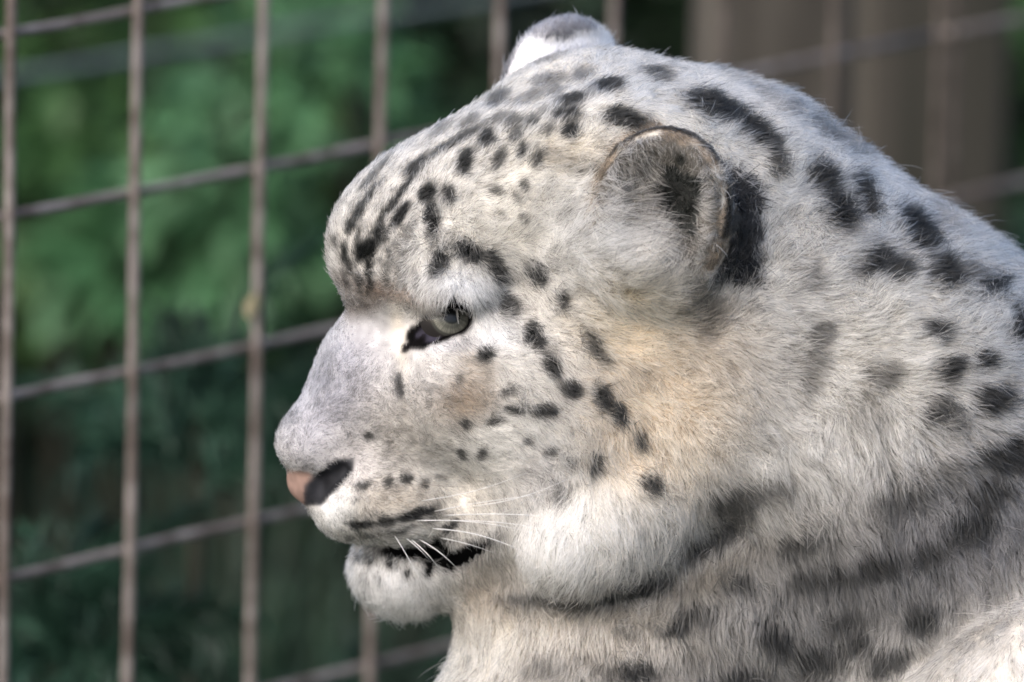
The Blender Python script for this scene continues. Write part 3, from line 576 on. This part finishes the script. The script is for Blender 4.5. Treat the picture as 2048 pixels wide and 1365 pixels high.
# --- fur: one strand per hair, combed along the flow of the coat
GUIDE = np.array([
(640,780,.45,-.75,20,.24),(580,880,.4,-.8,15,.24),(640,900,.6,-.3,13,.2),(740,880,.85,-.1,13,.3),(850,950,.9,.2,15,.3),(800,1020,.85,.3,15,.3),(700,1030,.4,.7,16,.4),(650,1030,.1,.8,14,.4),
(800,1170,.25,.9,36,.35),(860,1230,.3,.95,52,.35),(720,1170,-.25,.95,34,.4),(770,1225,.05,1,46,.35),(950,880,.9,.25,20,.3),(900,720,.6,.55,16,.3),(800,680,-.1,.9,8,.2),(760,650,.2,-.6,9,.2),
(930,575,.15,.9,40,.5),(890,585,-.05,.95,34,.5),(880,560,-.4,.6,26,.5),(720,500,.25,-.9,18,.5),(670,500,.0,-.9,18,.6),(700,420,.5,-.8,18,.5),(800,350,.7,-.6,20,.5),(950,270,.8,-.5,22,.5),(1000,400,.8,-.3,22,.35),(1100,200,.75,-.5,26,.5),
(1250,180,.75,-.55,38,.72),(1400,200,.8,-.5,52,.72),(1550,280,.88,-.42,60,.72),(1680,330,.9,-.38,62,.72),(1500,400,.95,-.2,52,.5),(1700,450,.95,-.25,58,.5),(1850,500,.9,-.4,60,.72),(1980,620,.85,-.45,60,.5),(1800,700,.95,.0,58,.5),(1950,800,.9,.2,60,.5),(1600,650,.9,.3,52,.5),
(1100,480,.92,-.25,42,.4),(1180,440,.86,-.42,95,.45),(1220,490,.88,-.4,100,.5),(1270,520,.8,-.5,85,.5),(1160,550,.95,-.15,48,.4),(1120,380,.9,.05,40,.4),(1050,620,.8,.35,26,.35),(1000,700,.7,.5,22,.35),(1250,650,.9,.1,36,.4),(1350,720,.85,.4,44,.45),
(1150,800,.7,.65,32,.4),(1250,900,.5,.8,48,.45),(1350,950,.4,.85,58,.5),(1130,1040,-.25,.92,56,.45),(1250,1100,.0,1,64,.45),(1070,1120,-.3,.92,46,.4),(1400,1050,.3,.9,60,.5),(1500,800,.75,.55,52,.5),(1600,900,.5,.8,60,.5),(1750,900,.4,.85,64,.5),
(1500,1150,.15,.95,66,.5),(1700,1150,.2,.95,68,.5),(1900,1000,.4,.85,66,.5),(1900,1320,.1,.95,46,.35),(2040,1300,.1,.95,46,.35),(2040,1180,.2,.95,50,.4),(1100,1300,-.1,.98,66,.5),(900,1300,-.35,.92,62,.5),(1400,1300,.1,.98,66,.5),(1020,1150,.3,.9,34,.4),(1700,1330,.15,.95,66,.5),
(1110,60,.2,-.9,14,.4),(1110,130,.1,-.95,16,.4),(1480,450,.3,-.8,24,.3),(1310,290,.2,.8,14,.3),(1450,430,-.85,-.1,34,.35),(1430,500,-.8,-.3,46,.35),(1300,330,.6,.6,40,.35),(1360,300,.0,.8,34,.35),(1340,520,.3,-.8,60,.4),(1400,560,.1,-.6,36,.3)], float)
def flow(px, py):
    out = np.zeros((len(px), 4))
    for i in range(0, len(px), 20000):
        d2 = (px[i:i+20000, None]-GUIDE[:, 0])**2+(py[i:i+20000, None]-GUIDE[:, 1])**2
        k = 1/(d2+900)**1.7; k /= k.sum(1, keepdims=True); out[i:i+20000] = k@GUIDE[:, 2:]
    return out
tri = np.concatenate([BQ[:, [0, 1, 2]], BQ[:, [0, 2, 3]]])
T0, T1, T2 = BV[tri[:, 0]], BV[tri[:, 1]], BV[tri[:, 2]]
ar = .5*np.linalg.norm(np.cross(T1-T0, T2-T0), axis=1); tc = (T0+T1+T2)/3; tn = VN[tri].mean(1)
px_, py_ = project(tc)
inview = (px_ > 480) & (px_ < 2200) & (py_ > -60) & (py_ < 1500)
NVIS, NHID = 540000, 60000
def strands(N, wgt, fat, stray=1.0):
    cs = np.cumsum(ar*wgt); t = np.searchsorted(cs, RNG.uniform(0, cs[-1], N)); t = np.minimum(t, len(ar)-1)
    a, b = RNG.uniform(size=(2, N)); s_ = np.sqrt(a); w0, w1, w2 = (1-s_)[:, None], (s_*(1-b))[:, None], (s_*b)[:, None]
    p = T0[t]*w0+T1[t]*w1+T2[t]*w2; n = VN[tri[t, 0]]*w0+VN[tri[t, 1]]*w1+VN[tri[t, 2]]*w2; n /= np.linalg.norm(n, axis=1, keepdims=True)
    qx, qy = project(p); g = flow(qx, qy); g0 = np.column_stack([g[:, :2], np.zeros(N)]); g0 -= n*(g0*n).sum(1, keepdims=True); g0 /= np.linalg.norm(g0, axis=1, keepdims=True)+1e-6
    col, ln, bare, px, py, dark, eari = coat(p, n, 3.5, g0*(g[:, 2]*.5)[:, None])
    keep = (bare < .5) & (ln > .02); p, n, col, ln, px, py, g, eari = p[keep], n[keep], col[keep], ln[keep], px[keep], py[keep], g[keep], eari[keep]; N = len(p)
    length = stray*g[:, 2]*ln*np.where(g[:, 2] > 30, np.where(g[:, 2] > 68, 1.0, .74), .9)*np.exp(RNG.normal(size=N)*.22); lift = g[:, 3]
    d = np.column_stack([g[:, :2], -.05*np.ones(N)])
    c0, n0, h0, b0, _ = EARS[0]; inn = (c0-b0*14-p)[eari]; inn /= np.linalg.norm(inn, axis=1, keepdims=True)+1e-6
    d[eari] = inn*.6+d[eari]*.5+n0*.2+(np.column_stack([lattice(p[eari], 30., q)-.5 for q in (51, 52, 53)]))*1.3; lift = lift.copy(); lift[eari] = .45
    wob = np.column_stack([lattice(p, 38., q)-.5 for q in (11, 12, 13)])*1.1+np.column_stack([lattice(p, 11., q)-.5 for q in (14, 15, 16)])*.9+RNG.normal(size=(N, 3))*.24
    d = d+wob; d -= n*(d*n).sum(1, keepdims=True); d /= np.linalg.norm(d, axis=1, keepdims=True)+1e-6
    up = n*(lift*stray*RNG.uniform(.7, 1.35, N))[:, None]
    K = 6; tt = np.linspace(0, 1, K); pts = np.zeros((N, K, 3)); pts[:, 0] = p-n*2
    curl = RNG.normal(size=(N, 3))*.10+np.column_stack([lattice(p, 60., q)-.5 for q in (21, 22, 23)])*.35
    for k in range(1, K):
        dd = d*(.55+.75*tt[k])+up*(1.25-.75*tt[k])+curl*tt[k]; dd /= np.linalg.norm(dd, axis=1, keepdims=True)
        pts[:, k] = pts[:, k-1]+dd*(length/(K-1))[:, None]
    # locks: tips drawn together over cells about a centimetre wide on long fur
    size = np.clip(length*.36*(1-.35*np.exp(-((px-1215)/105)**2-((py-478)/100)**2)), 6, 22); cell = np.floor((p+(np.column_stack([lattice(p, 24., q) for q in (31, 32, 33)])-.5)*20)/(qs := np.clip(np.round(size/6)*6, 6, 24))[:, None]).astype(np.int64)
    key = ((cell[:, 0]+2048)*4096+cell[:, 1]+2048)*4096+cell[:, 2]+2048+(qs.astype(np.int64)//6 << 40); _, inv, cn = np.unique(key, return_inverse=True, return_counts=True)
    ctr = np.zeros((len(cn), K, 3)); np.add.at(ctr, inv, pts); ctr /= cn[:, None, None]
    tuft = np.exp(-((px-1215)/105)**2-((py-478)/100)**2); amt = (RNG.uniform(.3, 1, len(cn)))[inv]*(.34+.26*np.clip((px-1250)/300, 0, 1)+.42*tuft)
    pts += (ctr[inv]-pts)*(amt[:, None, None]*(tt**1.5)[None, :, None])
    lockb = 1+(RNG.normal(size=len(cn)))[inv]*(.10+.22*tuft)
    col = col*np.clip(lockb*np.exp(RNG.normal(size=N)*np.where((px < 800) & (py > 600), .36, .15)), .55, 1.25)[:, None]
    pep = (RNG.uniform(size=N) < .20*np.clip(lattice(p, 16., 95)*2.2-.35, 0, 1.3)) & (col.mean(1) > .25) & (col.mean(1) < .76); col[pep] *= RNG.uniform(.22, .5, (pep.sum(), 1))
    rad = np.clip(.40+length*.007, .42, .72)*fat*RNG.uniform(.7, 1.25, N)
    return pts, col, rad
vis = inview & (tn[:, 2] < .45)
dens = np.where((px_ < 800) & (py_ > 590) & (py_ < 1000), 2.6, 1)*np.where((px_ > 1050) & (px_ < 1600) & (py_ < 650), 1.5, np.where((px_ < 1000), 1.35, 1.0))
A = strands(NVIS, np.where(vis, dens, 0), 1.0); G_ = strands(2800, np.where(vis & (px_ > 850), 1.0, 0), .7, 1.4); B = strands(NHID, np.where(vis, 0, 1.0), 2.4)
FPTS = np.concatenate([A[0], G_[0], B[0]]); FCOL = np.concatenate([A[1], G_[1], B[1]]); FRAD = np.concatenate([A[2], G_[2], B[2]])
N, K = FPTS.shape[:2]
hc = bpy.data.hair_curves.new('fur'); hc.add_curves([K]*N)
wp = P(FPTS[..., 0].ravel(), FPTS[..., 1].ravel(), FPTS[..., 2].ravel())-LOC
wp[:, 2] = np.maximum(wp[:, 2], .001)
hc.attributes['position'].data.foreach_set('vector', wp.astype(np.float32).ravel())
ra = hc.attributes.new('radius', 'FLOAT', 'POINT'); taper = np.array([1, 1, .95, .8, .55, .15])
ra.data.foreach_set('value', (FRAD[:, None]*taper*S).astype(np.float32).ravel())
cc = hc.attributes.new('coat', 'FLOAT_COLOR', 'CURVE'); cc.data.foreach_set('color', np.column_stack([np.clip(FCOL**1.45, 0, .9), np.ones(N)]).astype(np.float32).ravel())
fur = bpy.data.objects.new('fur', hc); COL.objects.link(fur); fur.parent = leo
fm = bpy.data.materials.new('fur'); fm.use_nodes = True; nn, ll = fm.node_tree.nodes, fm.node_tree.links; nn.clear()
at = nn.new('ShaderNodeAttribute'); at.attribute_name = 'coat'; ci = nn.new('ShaderNodeHairInfo')
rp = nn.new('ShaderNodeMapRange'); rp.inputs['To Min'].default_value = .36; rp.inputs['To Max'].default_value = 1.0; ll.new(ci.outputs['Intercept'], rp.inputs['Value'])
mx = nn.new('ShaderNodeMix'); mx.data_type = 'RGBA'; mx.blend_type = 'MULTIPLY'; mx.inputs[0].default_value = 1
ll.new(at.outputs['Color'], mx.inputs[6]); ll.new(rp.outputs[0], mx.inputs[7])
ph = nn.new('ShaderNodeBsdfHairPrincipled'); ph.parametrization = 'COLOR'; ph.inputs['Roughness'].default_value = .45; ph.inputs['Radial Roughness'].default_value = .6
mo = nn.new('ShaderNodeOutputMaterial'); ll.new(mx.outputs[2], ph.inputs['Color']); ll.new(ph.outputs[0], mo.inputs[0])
hc.materials.append(fm)

# --- whiskers
wk = noise_mat('whisker', (.5, .5, .51), (.62, .62, .63), scale=20, rough=.35); wkd = noise_mat('dark_whisker', (.16, .15, .14), (.25, .23, .21), scale=20, rough=.4)
def whisker(a, b, sag, r, m=wk, out=-45, name='whisker'):
    z = surf_z(*a)-3; z2 = min(surf_z(*b)-45, z-60); k = np.linspace(0, 1, 14)
    x = a[0]+(b[0]-a[0])*k; y = a[1]+(b[1]-a[1])*k+sag*np.sin(k*np.pi); zz = z+(z2-z)*k+out*np.sin(k*np.pi)
    v, f = tube(P(x, y, zz)-LOC, S*.85*r*(1-.85*k**1.3), 6); mesh_obj(name, v, np.array(f, dtype=object), m, leo)
whisker((890, 1030), (1112, 1030), -5, 1.7); whisker((862, 1056), (1055, 1102), -12, 1.7); whisker((822, 1078), (882, 1138), -6, 1.5); whisker((838, 1078), (925, 1145), -8, 1.4)
whisker((945, 1012), (1155, 945), 10, 1.2); whisker((880, 955), (1105, 905), 12, .9, wkd); whisker((848, 967), (1010, 965), 5, 1.0, wkd); whisker((832, 1040), (1070, 1062), -10, 1.3); whisker((845, 1000), (1060, 940), 8, 1.1); whisker((790, 1070), (845, 1165), -5, 1.0); whisker((868, 1022), (1090, 985), -4, 1.2); whisker((905, 1040), (1125, 1062), -8, 1.3); whisker((812, 1075), (862, 1120), -4, 1.2); whisker((880, 1075), (990, 1104), -4, 1.2)
